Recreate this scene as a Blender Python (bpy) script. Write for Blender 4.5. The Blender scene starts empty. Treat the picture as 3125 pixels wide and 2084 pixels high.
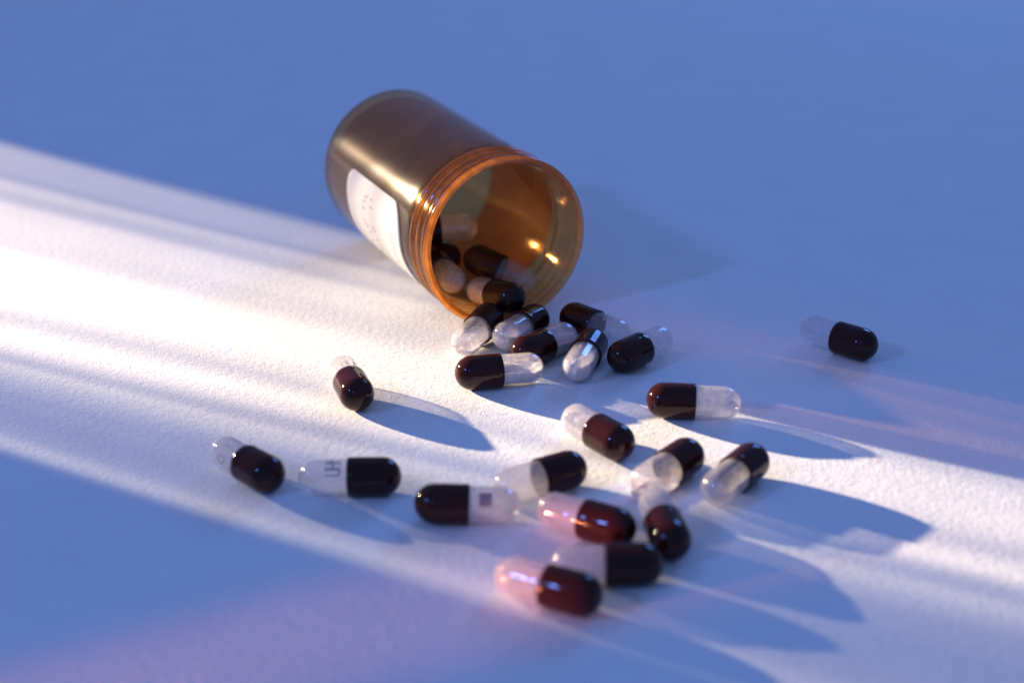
import bpy, bmesh, math, random
from mathutils import Vector, Matrix, Euler, noise

random.seed(7)
S = 0.0069                       # one capsule diameter in metres; layout below is in diameters
scene = bpy.context.scene
col = scene.collection
R = math.radians

# ------------------------------------------------------------------ camera
PITCH, CAM_H = 0.4051, 19.9066
cam = bpy.data.cameras.new('camera')
cam_o = bpy.data.objects.new('camera', cam); col.objects.link(cam_o)
cam_o.location = (0, -CAM_H / math.tan(PITCH) * S, CAM_H * S)
cam_o.rotation_euler = (math.pi / 2 - PITCH, 0, 0)
cam.sensor_width = 36.0
cam.lens = 5003.1 / 3125 * 36
cam.clip_start, cam.clip_end = 0.01, 20
cam.dof.use_dof = True
cam.dof.focus_distance = 48.0 * S
cam.dof.aperture_fstop = 12.0
scene.camera = cam_o

# ------------------------------------------------------------------ world: dim blue studio surround
world = bpy.data.worlds.new('World'); scene.world = world
world.use_nodes = True
bg = world.node_tree.nodes['Background']
bg.inputs['Color'].default_value = (0.235, 0.375, 0.90, 1)
bg.inputs['Strength'].default_value = 0.395

# ------------------------------------------------------------------ lamps
def aim(o, target, xdir=None):
    z = (o.location - Vector(target)).normalized()
    x = Vector(xdir) if xdir else Vector((0, 0, 1)).cross(z)
    x = (x - z * x.dot(z)).normalized()
    y = z.cross(x)
    o.rotation_mode = 'QUATERNION'
    o.rotation_quaternion = Matrix((x, y, z)).transposed().to_quaternion()

def lamp(name, kind, loc, target, energy, color, xdir=None, **kw):
    l = bpy.data.lights.new(name, kind); l.energy = energy; l.color = color
    for k, v in kw.items(): setattr(l, k, v)
    o = bpy.data.objects.new(name, l); col.objects.link(o)
    o.location = Vector(loc) * S
    aim(o, Vector(target) * S, xdir)
    return o

# warm low key lamp; its lens throws soft streaks (slotted, procedural beam pattern)
KEY_D, KEY_AZ, KEY_EL = 200.0, R(31), R(12.5)
kt = Vector((0, 0, 0))
kdir = Vector((-math.cos(KEY_AZ) * math.cos(KEY_EL), math.sin(KEY_AZ) * math.cos(KEY_EL), math.sin(KEY_EL)))
key = lamp('key_lamp', 'SPOT', kt + kdir * KEY_D, kt, 385.0, (1.0, 0.79, 0.53),
           xdir=(math.sin(KEY_AZ), math.cos(KEY_AZ), 0), spot_size=R(24), spot_blend=0.1, shadow_soft_size=1.5 * S)

def streak_nodes(light):
    light.use_nodes = True
    nt = light.node_tree; N = nt.nodes; L = nt.links
    em = N['Emission']
    def m(op, a, b=None, c=None):
        n = N.new('ShaderNodeMath'); n.operation = op
        for i, v in enumerate((a, b, c)):
            if v is None: continue
            if isinstance(v, (int, float)): n.inputs[i].default_value = v
            else: L.new(v, n.inputs[i])
        return n.outputs[0]
    # a focused projector: every ray that reaches one spot of the paper carries the same bit of the slide
    ge = N.new('ShaderNodeNewGeometry')
    sp = N.new('ShaderNodeSeparateXYZ'); L.new(ge.outputs['Position'], sp.inputs[0])
    si = N.new('ShaderNodeSeparateXYZ'); L.new(ge.outputs['Incoming'], si.inputs[0])
    t = m('MULTIPLY', m('DIVIDE', sp.outputs['Z'], si.outputs['Z']), -1.0 / S)
    gx = m('ADD', m('MULTIPLY', si.outputs['X'], t), m('DIVIDE', sp.outputs['X'], S))
    gy = m('ADD', m('MULTIPLY', si.outputs['Y'], t), m('DIVIDE', sp.outputs['Y'], S))
    sn, cs = math.sin(KEY_AZ), math.cos(KEY_AZ)
    q = m('ADD', m('MULTIPLY', gx, sn), m('MULTIPLY', gy, cs))    # across the beam
    dl = m('SUBTRACT', m('MULTIPLY', gx, cs), m('MULTIPLY', gy, sn))  # along the beam
    kk = m('MULTIPLY_ADD', m('MINIMUM', m('MAXIMUM', m('DIVIDE', m('ADD', q, 13.0), 5.0), 0.0), 1.0), 0.0095, 0.001)
    q = m('MULTIPLY', q, m('MULTIPLY_ADD', dl, kk, 1.0))          # streaks close up a little with distance
    # slow wander of the streaks
    cx = N.new('ShaderNodeCombineXYZ'); L.new(m('MULTIPLY', q, 0.9), cx.inputs[0]); L.new(m('MULTIPLY', dl, 0.035), cx.inputs[1])
    nz = N.new('ShaderNodeTexNoise'); nz.inputs['Scale'].default_value = 1.0; nz.inputs['Detail'].default_value = 2.0
    L.new(cx.outputs[0], nz.inputs['Vector'])
    wob = m('SUBTRACT', nz.outputs['Fac'], 0.5)
    qq = m('ADD', q, m('MULTIPLY', wob, 0.5))
    f = m('DIVIDE', m('ADD', qq, 16.0), 24.0)
    cr = N.new('ShaderNodeValToRGB'); cr.color_ramp.interpolation = 'CARDINAL'
    el = cr.color_ramp.elements
    prof = KEY_PROFILE
    while len(el) < len(prof): el.new(0.5)
    for e, (pq, v) in zip(el, prof):
        e.position = (pq + 16.0) / 24.0; e.color = (v / 1.5, v / 1.5, v / 1.5, 1)
    L.new(f, cr.inputs[0])
    st = m('MULTIPLY', cr.outputs[0], 1.5)
    st = m('MULTIPLY', st, m('ADD', m('MULTIPLY', wob, 0.35), 1.0))
    L.new(st, em.inputs['Strength'])

# (distance across the beam in capsule diameters, brightness)
KEY_PROFILE = [(-13.57, 0), (-13.25, 0.09), (-12.8, 0.31), (-12.22, 0.19), (-10.99, 0.16), (-9.64, 0.25), (-8.52, 0.53), (-7.95, 0.38), (-7.45, 0.62), (-6.79, 1.0), (-6.42, 1.05), (-5.93, 0.78), (-5.43, 0.74), (-4.26, 1.12), (-2.39, 1.05), (-1.56, 0.75), (0.15, 0.66), (0.97, 0.58), (1.55, 0.33), (2.3, 0.42), (2.89, 0.22), (3.34, 0.26), (4.66, 0.24), (5.23, 0.0), (5.74, 0)]
streak_nodes(key.data)

# small red-orange lamp skimming the paper from the near left
rt_ = Vector((1.2, -13.6, 0.2)); raz, rel = R(27), R(2.1)
rdir = Vector((-math.cos(raz) * math.cos(rel), -math.sin(raz) * math.cos(rel), math.sin(rel)))
lamp('orange_lamp', 'SPOT', rt_ + rdir * 75, rt_, 25.0, (1.0, 0.27, 0.12), spot_size=R(5.0), spot_blend=1.0, shadow_soft_size=0.75 * S)
# blue strip and small blue lamp on the camera side, up left
lamp('blue_strip_lamp', 'AREA', (-106, -74, 86), (0, 10, 0), 2.2, (0.14, 0.29, 0.95), shape='RECTANGLE', size=7 * S, size_y=14 * S)
lamp('blue_spot_lamp', 'AREA', (-38, -118, 83), (0, 2, 0), 0.4, (0.16, 0.36, 1.0), shape='DISK', size=3 * S)

# broad blue lamp behind the set, the far paper is a little brighter for it
lamp('blue_back_lamp', 'AREA', (95, 165, 95), (40, 45, 0), 5.6, (0.14, 0.33, 1.0), shape='DISK', size=70 * S)

scene.view_settings.view_transform = 'Standard'
scene.view_settings.look = 'None'
scene.view_settings.exposure = 0.0
scene.view_settings.gamma = 1.0
scene.view_settings.use_curve_mapping = False
scene.render.engine = 'CYCLES'
scene.cycles.max_bounces = 16
scene.cycles.transparent_max_bounces = 32
scene.cycles.transmission_bounces = 12
scene.cycles.sample_clamp_indirect = 4.0
scene.cycles.blur_glossy = 0.6

# ------------------------------------------------------------------ materials
def mat(name):
    m = bpy.data.materials.new(name); m.use_nodes = True
    nt = m.node_tree; nt.nodes.clear()
    out = nt.nodes.new('ShaderNodeOutputMaterial')
    return m, nt, out

def node(nt, kind, **inp):
    n = nt.nodes.new(kind)
    for k, v in inp.items():
        k = k.replace('_', ' ')
        n.inputs[k].default_value = v
    return n

def mix(nt, fac, a, b):
    n = nt.nodes.new('ShaderNodeMixShader')
    if isinstance(fac, (int, float)): n.inputs[0].default_value = fac
    else: nt.links.new(fac, n.inputs[0])
    nt.links.new(a.outputs[0], n.inputs[1]); nt.links.new(b.outputs[0], n.inputs[2])
    return n

def fresnel(nt, ior):
    # the same reflectance from both sides of a wall (the ray is not bent inside it)
    g = nt.nodes.new('ShaderNodeNewGeometry')
    m = nt.nodes.new('ShaderNodeMath'); m.operation = 'MULTIPLY_ADD'
    m.inputs[1].default_value = 1.0 / ior - ior; m.inputs[2].default_value = ior
    nt.links.new(g.outputs['Backfacing'], m.inputs[0])
    f = nt.nodes.new('ShaderNodeFresnel'); nt.links.new(m.outputs[0], f.inputs['IOR'])
    return f

def principled(name, color, rough, spec=0.5, bump=None, coat=0.0):
    m, nt, out = mat(name)
    p = node(nt, 'ShaderNodeBsdfPrincipled', Base_Color=(*color, 1), Roughness=rough, Coat_Weight=coat)
    p.inputs['Specular IOR Level'].default_value = spec
    nt.links.new(p.outputs[0], out.inputs[0])
    return m, nt, p

def paper_material():
    m, nt, p = principled('white_paper', (0.84, 0.835, 0.83), 0.9, 0.2)
    tc = nt.nodes.new('ShaderNodeTexCoord')
    n1 = node(nt, 'ShaderNodeTexNoise', Scale=2300.0, Detail=3.0, Roughness=0.6)
    n2 = node(nt, 'ShaderNodeTexNoise', Scale=820.0, Detail=2.0, Roughness=0.5)
    nt.links.new(tc.outputs['Object'], n1.inputs['Vector']); nt.links.new(tc.outputs['Object'], n2.inputs['Vector'])
    a = nt.nodes.new('ShaderNodeMath'); a.operation = 'MULTIPLY_ADD'; a.inputs[1].default_value = 1.1
    nt.links.new(n2.outputs['Fac'], a.inputs[0]); nt.links.new(n1.outputs['Fac'], a.inputs[2])
    n5 = node(nt, 'ShaderNodeTexNoise', Scale=380.0, Detail=2.0, Roughness=0.55)
    nt.links.new(tc.outputs['Object'], n5.inputs['Vector'])
    a2 = nt.nodes.new('ShaderNodeMath'); a2.operation = 'MULTIPLY_ADD'; a2.inputs[1].default_value = 0.9
    nt.links.new(n5.outputs['Fac'], a2.inputs[0]); nt.links.new(a.outputs[0], a2.inputs[2])
    b = node(nt, 'ShaderNodeBump', Strength=1.0, Distance=0.00008)
    nt.links.new(a2.outputs[0], b.inputs['Height']); nt.links.new(b.outputs[0], p.inputs['Normal'])
    # faint cloudiness of the stock
    n3 = node(nt, 'ShaderNodeTexNoise', Scale=60.0, Detail=4.0)
    nt.links.new(tc.outputs['Object'], n3.inputs['Vector'])
    cr = nt.nodes.new('ShaderNodeValToRGB')
    cr.color_ramp.elements[0].position = 0.3; cr.color_ramp.elements[0].color = (0.82, 0.815, 0.81, 1)
    cr.color_ramp.elements[1].position = 0.7; cr.color_ramp.elements[1].color = (0.86, 0.855, 0.85, 1)
    nt.links.new(n3.outputs['Fac'], cr.inputs[0])
    # fine fibre speckle
    n4 = node(nt, 'ShaderNodeTexNoise', Scale=1900.0, Detail=2.0, Roughness=0.7)
    nt.links.new(tc.outputs['Object'], n4.inputs['Vector'])
    g = node(nt, 'ShaderNodeMapRange'); g.inputs['From Min'].default_value = 0.25; g.inputs['From Max'].default_value = 0.75
    g.inputs['To Min'].default_value = 0.88; g.inputs['To Max'].default_value = 1.08
    nt.links.new(n4.outputs['Fac'], g.inputs['Value'])
    mx = nt.nodes.new('ShaderNodeVectorMath'); mx.operation = 'SCALE'
    nt.links.new(cr.outputs[0], mx.inputs[0]); nt.links.new(g.outputs[0], mx.inputs['Scale'])
    nt.links.new(mx.outputs[0], p.inputs['Base Color'])
    return m

def amber_material(name, tint, h0, h1, refr, rough, dfac, ior):
    m, nt, out = mat(name)
    tr = node(nt, 'ShaderNodeBsdfTransparent', Color=(*tint, 1))
    rf = node(nt, 'ShaderNodeBsdfRefraction', Color=(*tint, 1), IOR=1.45, Roughness=0.03)
    body = mix(nt, refr, tr, rf)
    tl = node(nt, 'ShaderNodeBsdfTranslucent', Color=(0.98, 0.44, 0.06, 1))
    df = node(nt, 'ShaderNodeBsdfDiffuse', Color=(0.38, 0.20, 0.08, 1))
    haze = mix(nt, dfac, tl, df)
    # smeary dust, made patchier to put a mottled amber glow and sheen into the plastic
    tc = nt.nodes.new('ShaderNodeTexCoord')
    mp = node(nt, 'ShaderNodeMapping', Scale=(180, 520, 520))
    nt.links.new(tc.outputs['Object'], mp.inputs['Vector'])
    nz = node(nt, 'ShaderNodeTexNoise', Scale=1.0, Detail=4.0, Roughness=0.65)
    nt.links.new(mp.outputs[0], nz.inputs['Vector'])
    mr = node(nt, 'ShaderNodeMapRange'); mr.inputs['From Min'].default_value = 0.42; mr.inputs['From Max'].default_value = 0.72
    mr.inputs['To Min'].default_value = h0; mr.inputs['To Max'].default_value = h1
    nt.links.new(nz.outputs['Fac'], mr.inputs['Value'])
    b2 = mix(nt, mr.outputs[0], body, haze)
    gl = node(nt, 'ShaderNodeBsdfAnisotropic', Color=(1, 1, 1, 1), Roughness=rough)
    fr = fresnel(nt, ior)
    bp = node(nt, 'ShaderNodeBump', Strength=0.25, Distance=0.00004)
    nt.links.new(nz.outputs['Fac'], bp.inputs['Height']); nt.links.new(bp.outputs[0], gl.inputs['Normal'])
    fin = mix(nt, fr.outputs[0], b2, gl)
    nt.links.new(fin.outputs[0], out.inputs[0])
    return m

def clear_material(name, frost):
    m, nt, out = mat(name)
    tr = node(nt, 'ShaderNodeBsdfTransparent', Color=(0.985, 0.98, 0.985, 1))
    body = tr
    df = node(nt, 'ShaderNodeBsdfDiffuse', Color=(0.85, 0.80, 0.80, 1))
    tl = node(nt, 'ShaderNodeBsdfTranslucent', Color=(0.85, 0.80, 0.80, 1))
    hz = mix(nt, 0.5, df, tl)
    tc = nt.nodes.new('ShaderNodeTexCoord')
    nz = node(nt, 'ShaderNodeTexNoise', Scale=900.0, Detail=4.0, Roughness=0.7)
    nt.links.new(tc.outputs['Object'], nz.inputs['Vector'])
    mr = node(nt, 'ShaderNodeMapRange'); mr.inputs['From Min'].default_value = 0.3; mr.inputs['From Max'].default_value = 0.75
    mr.inputs['To Min'].default_value = frost * 0.5; mr.inputs['To Max'].default_value = frost * 1.7
    nt.links.new(nz.outputs['Fac'], mr.inputs['Value'])
    b2 = mix(nt, mr.outputs[0], body, hz)
    gl = node(nt, 'ShaderNodeBsdfAnisotropic', Color=(1, 1, 1, 1), Roughness=0.07)
    fr = fresnel(nt, 1.52)
    fin = mix(nt, fr.outputs[0], b2, gl)
    nt.links.new(fin.outputs[0], out.inputs[0])
    return m

def dark_gel():
    m, nt, out = mat('maroon_gelatin')
    p = node(nt, 'ShaderNodeBsdfPrincipled', Base_Color=(0.036, 0.008, 0.0062, 1), Roughness=0.075)
    p.inputs['Specular IOR Level'].default_value = 0.36
    tl = node(nt, 'ShaderNodeBsdfTranslucent', Color=(0.16, 0.012, 0.008, 1))
    tc = nt.nodes.new('ShaderNodeTexCoord')
    nz = node(nt, 'ShaderNodeTexNoise', Scale=260.0, Detail=2.0)
    nt.links.new(tc.outputs['Object'], nz.inputs['Vector'])
    bp = node(nt, 'ShaderNodeBump', Strength=0.12, Distance=0.00006)
    nt.links.new(nz.outputs['Fac'], bp.inputs['Height']); nt.links.new(bp.outputs[0], p.inputs['Normal'])
    fin = mix(nt, 0.16, p, tl)
    nt.links.new(fin.outputs[0], out.inputs[0])
    return m

def powder_material():
    m, nt, p = principled('white_granules', (0.74, 0.71, 0.72), 0.8, 0.3)
    tc = nt.nodes.new('ShaderNodeTexCoord')
    v = node(nt, 'ShaderNodeTexVoronoi', Scale=2600.0)
    nt.links.new(tc.outputs['Object'], v.inputs['Vector'])
    b = node(nt, 'ShaderNodeBump', Strength=0.7, Distance=0.00015)
    nt.links.new(v.outputs['Distance'], b.inputs['Height']); nt.links.new(b.outputs[0], p.inputs['Normal'])
    cr = nt.nodes.new('ShaderNodeValToRGB')
    cr.color_ramp.elements[0].color = (0.90, 0.88, 0.88, 1); cr.color_ramp.elements[1].color = (0.62, 0.59, 0.62, 1)
    nt.links.new(v.outputs['Distance'], cr.inputs[0]); nt.links.new(cr.outputs[0], p.inputs['Base Color'])
    return m

M_PAPER = paper_material()
M_AMBER = amber_material('amber_plastic', (0.93, 0.68, 0.38), 0.012, 0.13, 0.36, 0.15, 0.10, 1.48)
M_AMBER_THICK = amber_material('thick_amber_plastic', (0.945, 0.70, 0.42), 0.10, 0.26, 0.5, 0.09, 0.05, 1.55)
M_CLEAR = clear_material('clear_gelatin', 0.10)
M_MILKY = clear_material('milky_gelatin', 0.22)
M_FROST = clear_material('frosted_gelatin', 0.28)
M_DARK = dark_gel()
M_POWDER = powder_material()
M_INK = principled('grey_ink', (0.42, 0.36, 0.38), 0.5)[0]
M_REDINK = principled('dull_red_ink', (0.34, 0.18, 0.19), 0.6)[0]
M_BLUEINK = principled('pale_blue_ink', (0.10, 0.13, 0.22), 0.6)[0]
def label_material():
    m, nt, out = mat('label_paper')
    df = node(nt, 'ShaderNodeBsdfDiffuse', Color=(0.88, 0.87, 0.86, 1))
    tl = node(nt, 'ShaderNodeBsdfTranslucent', Color=(0.88, 0.82, 0.74, 1))
    f = mix(nt, 0.36, df, tl)
    nt.links.new(f.outputs[0], out.inputs[0]); return m
M_LABEL = label_material()

# ------------------------------------------------------------------ mesh helpers
def mesh_obj(name, verts, faces, material, parent=None, smooth=True, me=None):
    if me is None:
        me = bpy.data.meshes.new(name); me.from_pydata(verts, [], faces); me.update()
        if smooth:
            for p in me.polygons: p.use_smooth = True
        me.materials.append(material)
    o = bpy.data.objects.new(name, me); col.objects.link(o)
    if parent: o.parent = parent
    return o

def lathe(profile, n=64, closed=False):
    """profile: (x, r) points; revolve about local X. r=0 at an end makes a pole."""
    verts, faces, rings = [], [], []
    for x, r in profile:
        if r < 1e-7:
            rings.append([len(verts)]); verts.append((x, 0, 0))
        else:
            rings.append(list(range(len(verts), len(verts) + n)))
            for i in range(n):
                a = 2 * math.pi * i / n
                verts.append((x, r * math.cos(a), r * math.sin(a)))
    pairs = list(zip(rings, rings[1:])) + ([(rings[-1], rings[0])] if closed else [])
    for A, B in pairs:
        for i in range(n):
            j = (i + 1) % n
            if len(A) == 1 and len(B) == 1: continue
            if len(A) == 1: faces.append((A[0], B[j], B[i]))
            elif len(B) == 1: faces.append((A[i], A[j], B[0]))
            else: faces.append((A[i], A[j], B[j], B[i]))
    return verts, faces

def recalc(o):
    bm = bmesh.new(); bm.from_mesh(o.data); bmesh.ops.recalc_face_normals(bm, faces=bm.faces); bm.to_mesh(o.data); bm.free()

def sc(profile, dz=0): return [(x * S, r * S) for x, r in profile]
def shift(verts, dz): return [(x, y, z + dz) for x, y, z in verts]

# ------------------------------------------------------------------ the paper
paper = mesh_obj('paper_ground', [(-2.2, -1.2, 0), (2.2, -1.2, 0), (2.2, 3.2, 0), (-2.2, 3.2, 0)], [(0, 1, 2, 3)], M_PAPER, smooth=False)
paper['kind'] = 'structure'
paper['label'] = 'white textured paper lit blue with warm streaks of light'

# ------------------------------------------------------------------ the bottle
RB = 2.70
BL = 9.5
bottle = bpy.data.objects.new('medicine_bottle', None); col.objects.link(bottle)
bottle.location = Vector((-0.1803, 1.4776, 0)) * S
bottle.rotation_euler = (0, 0, -1.1275)
bottle['label'] = 'amber plastic medicine bottle lying on its side, open mouth spilling capsules'
bottle['category'] = 'bottle'
def arc(cx, cr, rad, a0, a1, n):
    return [(cx + rad * math.cos(R(a0 + (a1 - a0) * i / n)), cr + rad * math.sin(R(a0 + (a1 - a0) * i / n))) for i in range(n + 1)]
NECK = -1.42
WALL = 0.17
# body: outer wall with rounded heel, inner wall, left open where the neck goes on
outer = [(-BL + 0.10, 0.0), (-BL + 0.10, 1.75)] + [(-BL, 1.95)] + arc(-BL + 0.34, RB - 0.36, 0.34, 180, 90, 8)
outer += [(x, RB - 0.02) for x in (-8.2, -6.0, -4.0, -2.4)] + [(-1.75, RB - 0.025), (-1.55, RB - 0.05), (NECK, RB - 0.10)]
inner = [(NECK, RB - 0.26)] + [(-1.6, RB - 0.20), (-1.8, RB - 0.19), (-3.30, RB - 0.19), (-3.40, RB - 0.215), (-6, RB - 0.215), (-8.6, RB - 0.22)] + arc(-BL + 0.62, RB - 0.22 - 0.36, 0.36, 90, 180, 8) + [(-BL + 0.27, 1.6), (-BL + 0.27, 0.0)]
v, f = lathe(sc(outer + inner), 112)
body = mesh_obj('body', shift(v, RB * S), f, M_AMBER, bottle)
# neck: three rounded thread ridges and the rolled lip
def ridge(x, r0, h, w):
    return [(x - w, r0), (x - w * 0.75, r0 + h * 0.45), (x - w * 0.35, r0 + h * 0.9), (x, r0 + h), (x + w * 0.35, r0 + h * 0.9), (x + w * 0.75, r0 + h * 0.45), (x + w, r0)]
r0 = RB - 0.15
outer = [(NECK, RB - 0.10), (-1.38, RB - 0.04)] + [(-1.30, RB + 0.02), (-1.22, RB + 0.045), (-1.14, RB + 0.02), (-1.06, RB - 0.10), (-1.0, r0)] + ridge(-0.77, r0, 0.17, 0.19) + ridge(-0.38, r0, 0.16, 0.17) + \
        [(-0.18, r0), (-0.14, r0 + 0.06), (-0.10, r0 + 0.17)] + arc(-0.09, RB - 0.03, 0.085, 90, 0, 5)
lipin = arc(-0.06, RB - 0.13, 0.06, 0, -90, 4) + [(-0.3, RB - 0.23), (-0.9, RB - 0.25), (NECK, RB - 0.26)]
v, f = lathe(sc(outer + lipin), 112)
neck = mesh_obj('threaded_neck', shift(v, RB * S), f, M_AMBER_THICK, bottle)
for o in (body, neck): recalc(o)

# paper label wrapped round the lower side of the body (angles measured from the bottle's right, up)
def cyl(s, ang, r):
    return (s * S, r * math.cos(R(ang)) * S * 1.0, (RB + r * math.sin(R(ang))) * S)
LA0, LA1 = 160.7, 395.0
LS0, LS1 = -6.85, -2.05
def label_mesh():
    verts, faces = [], []
    nu, nv = 90, 24
    rc = 0.45                          # corner radius
    def bounds(ang):
        d0 = min(R(ang - LA0), R(LA1 - ang)) * RB
        if d0 < rc: cut = rc - math.sqrt(max(rc * rc - (rc - d0) ** 2, 0))
        else: cut = 0
        # front edge is a little uneven where it lifted
        wig = -0.42 * math.exp(-((ang - 161) / 12.0) ** 2) + 0.10 * math.sin(R(ang * 3.1))
        return LS0 + cut, LS1 - cut + wig
    angs = [LA0 + (LA1 - LA0) * (i / nu) for i in range(nu + 1)]
    angs = sorted(set(angs + [LA0 + k for k in (0.4, 1.0, 1.8, 3.5, 5, 6.5, 8)]))
    for layer, rr in ((0, RB + 0.015), (1, RB - 0.005)):
        for ang in angs:
            b0, b1 = bounds(ang)
            for j in range(nv + 1):
                lift = 0.0
                verts.append(cyl(b0 + (b1 - b0) * j / nv, ang, rr + lift))
    w = nv + 1; n = len(angs)
    off = n * w
    for i in range(n - 1):
        for j in range(nv):
            a = i * w + j
            faces.append((a, a + 1, a + w + 1, a + w)); faces.append((off + a, off + a + w, off + a + w + 1, off + a + 1))
    edge = [i * w for i in range(n)] + [(n - 1) * w + j for j in range(1, w)] + [i * w + nv for i in range(n - 2, -1, -1)] + [j for j in range(nv - 1, 0, -1)]
    for a, b in zip(edge, edge[1:] + edge[:1]): faces.append((a, b, off + b, off + a))
    return verts, faces
v, f = label_mesh()
label = mesh_obj('label', v, f, M_LABEL, bottle)
label['label'] = 'white paper label with rounded corner and faint print'
recalc(label)

# faint print on the label: small broken strokes, and fine rules near its front edge
def strokes_on_label(name, strokes, material):
    verts, faces = [], []
    for s0, a0, s1, a1, w in strokes:
        d = Vector((s1 - s0, R(a1 - a0) * RB)); l = max(d.length, 1e-6); nrm = Vector((-d.y, d.x)) / l * w / 2
        b = len(verts)
        for t in (0, 1):
            for sg in (-1, 1):
                s = s0 + (s1 - s0) * t + nrm.x * sg; a = a0 + (a1 - a0) * t + math.degrees(nrm.y * sg / RB)
                verts.append(cyl(s, a, RB + 0.019))
        faces.append((b, b + 1, b + 3, b + 2))
    return mesh_obj(name, verts, faces, material, label)
rnd = random.Random(5)
st = []
ang = 172.0
for gap in (0, 5, 4, 11, 3, 3.5, 4, 4, 3, 5, 4, 4, 3, 4, 6, 4, 4):
    ang += gap
    sbase = -5.25
    for k in range(3):
        s0 = sbase + rnd.uniform(-.22, .22); a = ang + rnd.uniform(-.8, .8)
        st.append((s0, a, s0 + rnd.uniform(-.1, .16), a + rnd.uniform(-1.6, 1.6), 0.045))
    if rnd.random() < .7: st.append((sbase + .55, ang, sbase + .75, ang + rnd.uniform(-1, 1), 0.045))
strokes_on_label('red_print', st, M_REDINK)
st = []
for k in range(16):
    a = 184 + k * 3.6 + rnd.uniform(-.6, .6)
    st.append((-3.15 + rnd.uniform(-.05, .1), a, -2.65 + rnd.uniform(-.1, .1), a, 0.028))
strokes_on_label('blue_print', st, M_BLUEINK)

# ------------------------------------------------------------------ capsules
CC = 1.665
RIM = 0.02
D0, C0 = -CC / 2, CC / 2
def sph(cx, r, a0, a1, n): return [(cx + r * math.cos(R(a0 + (a1 - a0) * i / n)), r * math.sin(R(a0 + (a1 - a0) * i / n))) for i in range(n + 1)]
def groove(x, r, d): return [(x - 0.07, r), (x - 0.03, r - d * .7), (x, r - d), (x + 0.03, r - d * .7), (x + 0.07, r)]
cap_out = [(D0 - 0.5, 0.0)] + sph(D0, 0.5, 172, 90, 12) + groove(-0.22, 0.5, 0.003) + [(-0.12, 0.5), (RIM - 0.012, 0.5), (RIM, 0.494)]
cap_in = [(RIM, 0.482), (RIM - 0.01, 0.478), (-0.3, 0.477)] + sph(D0, 0.472, 90, 172, 10) + [(D0 - 0.472, 0.0)]
v, f = lathe(sc(cap_out + cap_in), 48)
tmp = mesh_obj('dark_cap', shift(v, 0.5 * S), f, M_DARK); recalc(tmp); ME_CAP = tmp.data; bpy.data.objects.remove(tmp)
RBODY = 0.458
body_out = [(-0.62, RBODY - 0.006), (-0.60, RBODY), (-0.2, RBODY), (0.3, RBODY), (0.6, RBODY)] + sph(C0, RBODY, 90, 8, 12) + [(C0 + RBODY, 0)]
body_in = [(C0 + RBODY - 0.03, 0)] + sph(C0, RBODY - 0.03, 8, 90, 10) + [(0.3, RBODY - 0.03), (-0.60, RBODY - 0.03), (-0.62, RBODY - 0.024)]
v, f = lathe(sc(body_out + body_in), 48, closed=False)
# close the open end of the tube
nseg = 48; last0 = len(v) - nseg
f += [(i, (i + 1) % nseg, last0 + (i + 1) % nseg, last0 + i) for i in range(nseg)]
def body_mesh(material):
    t = mesh_obj('clear_body', shift(v, 0.5 * S), f, material); recalc(t); me = t.data; bpy.data.objects.remove(t); return me
ME_BODY = [body_mesh(M_MILKY), body_mesh(M_FROST), body_mesh(M_CLEAR)]

def powder_mesh(level, seed, x0=-0.3):
    """granules settled on the low side of the hollow body"""
    r = RBODY - 0.034
    prof = [(x0, 0.0), (x0, r)] + [(x0 + (C0 - x0) * k / 8, r) for k in range(1, 8)] + sph(C0, r, 90, 8, 8) + [(C0 + r, 0)]
    vv, ff = lathe(prof, 40)
    out = []
    for x, y, z in vv:
        top = level + 0.10 * noise.noise(Vector((x * 2.2, y * 2.2, seed))) + 0.05 * noise.noise(Vector((x * 7, y * 7, seed + 9)))
        if z > top: z = top + 0.02 * noise.noise(Vector((x * 20, y * 20, seed)))
        k = 0.985
        out.append((x * S, y * k * S, (0.5 + z * k) * S))
    t = mesh_obj('powder_fill', out, ff, M_POWDER); recalc(t); me = t.data; bpy.data.objects.remove(t); return me

# simple stroke letters (unit box: x across, y up)
GL = {'M': [(0, 0, 0, 1), (0, 1, .5, .4), (.5, .4, 1, 1), (1, 1, 1, 0)], 'H': [(0, 0, 0, 1), (1, 0, 1, 1), (0, .5, 1, .5)],
      'U': [(0, 1, 0, .15), (0, .15, .5, 0), (.5, 0, 1, .15), (1, .15, 1, 1)], 'K': [(0, 0, 0, 1), (0, .45, 1, 1), (.3, .6, 1, 0)],
      'C': [(1, .85, .6, 1), (.6, 1, .15, .8), (.15, .8, .15, .2), (.15, .2, .6, 0), (.6, 0, 1, .15)],
      'O': [(.5, 1, 0, .7), (0, .7, 0, .3), (0, .3, .5, 0), (.5, 0, 1, .3), (1, .3, 1, .7), (1, .7, .5, 1)],
      'G': [(1, .85, .6, 1), (.6, 1, .1, .8), (.1, .8, .1, .2), (.1, .2, .6, 0), (.6, 0, 1, .2), (1, .2, 1, .5), (1, .5, .6, .5)],
      'S': [(1, .9, .4, 1), (.4, 1, 0, .75), (0, .75, 1, .3), (1, .3, .6, 0), (.6, 0, 0, .1)],
      'I': [(.5, 0, .5, 1)], '#': [(0, .0, 1, .0), (0, .22, 1, .22), (0, .44, 1, .44), (0, .66, 1, .66), (0, .88, 1, .88)],
      '[': [(0, 0, 1, 0), (1, 0, 1, 1), (1, 1, 0, 1), (0, 1, 0, 0)]}
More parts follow.
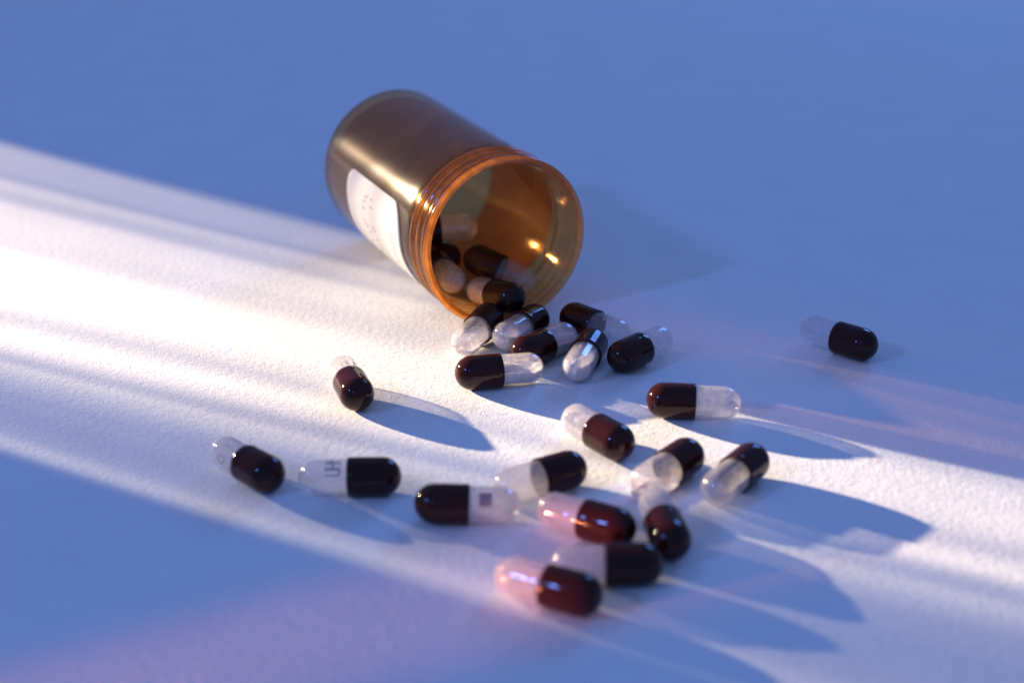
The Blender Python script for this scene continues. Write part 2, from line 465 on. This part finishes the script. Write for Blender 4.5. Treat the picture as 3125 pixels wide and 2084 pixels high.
def print_mesh(text, phi0, x0, h, wdeg, gap, th=0.045):
    """letters run round the tube; their height lies along the tube (x0..x0+h)"""
    verts, faces = [], []
    rr = RBODY + 0.004
    def put(x, a): verts.append((x * S, rr * math.cos(R(a)) * S, (0.5 + rr * math.sin(R(a))) * S))
    phi = phi0
    for ch in text:
        if ch != ' ':
            for xa, ya, xb, yb in GL.get(ch, []):
                p0 = Vector((x0 + ya * h, R(phi - xa * wdeg) * rr)); p1 = Vector((x0 + yb * h, R(phi - xb * wdeg) * rr))
                t_ = 0.10 if ch == '#' else th
                d = p1 - p0; d.normalize(); nn = Vector((-d.y, d.x)) * t_ / 2; p0 = p0 - d * t_ * .3; p1 = p1 + d * t_ * .3
                steps = 4; b = len(verts)
                for k in range(steps + 1):
                    p = p0 + (p1 - p0) * k / steps
                    for sg in (-1, 1):
                        q = p + nn * sg; put(q.x, math.degrees(q.y / rr))
                for k in range(steps): faces.append((b + 2 * k, b + 2 * k + 1, b + 2 * k + 3, b + 2 * k + 2))
        phi -= wdeg + gap
    return verts, faces

# dark end, clear end (in capsule diameters), frosted?, powder level or None, print spec, label
G0 = 'capsules spilled from the bottle'
CAPS = [
 ('A', (10.453, -1.383, .5), (9.249, -.233, .47), 2, None, None, 'lone half-black half-clear capsule on plain blue paper far from every other capsule'),
 ('B', (4.223, -5.291, .5), (5.885, -5.391, .47), 1, None, None, 'capsule with a frosted empty half casting a long shadow beside a thin pink streak'),
 ('C', (2.745, -7.862, .5), (1.777, -6.508, .47), 1, .05, None, 'reddish brown ended capsule with ringed cap and whitened half behind the two parallel leaning capsules'),
 ('E', (4.479, -8.699, .5), (3.408, -9.974, .47), 0, -.34, None, 'capsule whose milky half meets the frosted tip of a dark red capsule'),
 ('F', (6.113, -8.986, .5), (5.13, -10.33, .47), 0, None, None, 'capsule with a see-through half casting a broad blunt-ended shadow'),
 ('G', (3.714, -12.932, .5), (3.524, -11.278, .47), 1, None, ('COI', 130, .30, .30, 24, 16), 'dark red capsule pointing its frosted tip at the milky pink half of another capsule'),
 ('H', (2.467, -12.36, .5), (1.047, -11.492, .47), 0, None, None, 'glowing red-brown capsule with bright glints, lying between the square-print capsule and the black one'),
 ('I', (1.418, -9.425, .5), (-.039, -10.23, .47), 0, None, None, 'capsule whose clear half lies against the side of the capsule with square print'),
 ('J', (-1.893, -11.193, .5), (-.228, -11.219, .47), 0, None, ('#', 153, .30, .27, 36, 0), 'capsule with a square block of print on its clear half'),
 ('K', (1.515, -15.324, .5), (.054, -14.527, .47), 0, None, None, 'dark red capsule with pink-lit clear half lying against a black capsule'),
 ('L', (2.965, -14.029, .5), (1.30, -14.046, .47), 0, None, None, 'blackest capsule lying behind the dark red one and touching it'),
 ('M', (-6.23, -9.623, .5), (-7.392, -8.43, .47), 0, None, ('ICO', 112, .33, .30, 24, 20), 'slanting lettered capsule at the end of the row, farthest from the black capsule'),
 ('N', (-3.281, -9.778, .5), (-4.946, -9.783, .47), 2, None, ('MHU   S', 97, .17, .38, 19, 4), 'capsule with bold lettering, its clear half pointing at the slanting lettered capsule'),
 ('P', (-1.15, -3.445, .5), (.466, -3.043, .47), 0, .05, None, 'capsule with white powder in its clear half lying across the front of the pile'),
 ('S', (3.289, -2.271, .5), (4.40, -1.05, .47), 2, None, None, 'capsule at the outer edge of the pile with an almost invisible empty half'),
 ('O', (-4.348, -4.841, .5), (-4.857, -3.256, .47), 2, None, ('IISI', 125, .20, .22, 18, 8), 'brown capsule lying alone in the white glare, clear end bleached, with a pointed blue shadow'),
 ('Q', (.427, -1.979, .5), (1.531, -.739, .47), 0, 0.0, None, 'black-ended capsule right behind the capsule with white powder in its clear half'),
 ('R', (2.383, -1.349, .5), (1.896, -2.941, .47), 0, .2, None, 'capsule with sparkling granules in its clear tip, wedged between two black-ended ones'),
 ('T', (1.961, .675, .5), (3.173, -.467, .47), 2, None, ('G', 118, .42, .26, 26, 0), 'capsule with a ring mark on its clear half, rearmost one outside the bottle mouth'),
 ('U', (.676, .549, .5), (-.147, -.885, .56), 0, .12, None, 'capsule lying just outside the bottle lip, half full of grey granules'),
 ('V', (-.725, .406, .60), (-1.386, -1.111, .47), 0, -.12, None, 'capsule under the bottle lip whose clear half is bleached by the bright streak'),
 ('W', (-.064, 1.014, 1.039), (-1.003, 2.359, .753), 0, .22, None, 'capsule with a powder-white half sliding out over the bottle lip'),
 ('X', (-2.503, 4.31, .905), (-1.921, 2.752, .982), 1, .0, None, 'capsule inside the bottle showing only its round clear end'),
 ('Y', (-1.082, 3.342, 1.443), (.369, 2.66, .991), 2, None, None, 'capsule lying crosswise inside the bottle, its clear end towards the right amber wall'),
 ('Z', (-3.23, 5.099, 1.775), (-1.592, 5.39, 1.83), 0, None, None, 'uppermost capsule deep inside the bottle, clear end against its amber wall'),
 ('AA', (-2.194, 5.261, .80), (-3.174, 6.608, .80), 0, None, None, 'capsule in deep shadow at the bottom of the pile inside the bottle'),
]
for key_, D, C, frost, level, pr, lab in CAPS:
    D = Vector(D); C = Vector(C)
    d = (C - D).normalized(); mid = (C + D) / 2
    th = math.atan2(d.y, d.x); ti = math.asin(d.z)
    rot = Matrix.Rotation(th, 3, 'Z') @ Matrix.Rotation(-ti, 3, 'Y')
    e = bpy.data.objects.new('capsule', None); col.objects.link(e)
    e.rotation_euler = rot.to_euler()
    e.location = (mid - rot @ Vector((0, 0, 0.5))) * S
    e.empty_display_size = 0.003
    e['label'] = lab; e['category'] = 'capsule'; e['group'] = G0
    mesh_obj('dark_cap', None, None, None, e, me=ME_CAP)
    b = mesh_obj('clear_body', None, None, None, e, me=ME_BODY[frost])
    if level is not None:
        mesh_obj('powder_fill', None, None, None, e, me=powder_mesh(level, len(lab) * 1.7))
    if pr:
        vv, ff = print_mesh(*pr)
        # the print sits on the camera-side of the tube
        mesh_obj('printed_mark', vv, ff, M_INK, b)
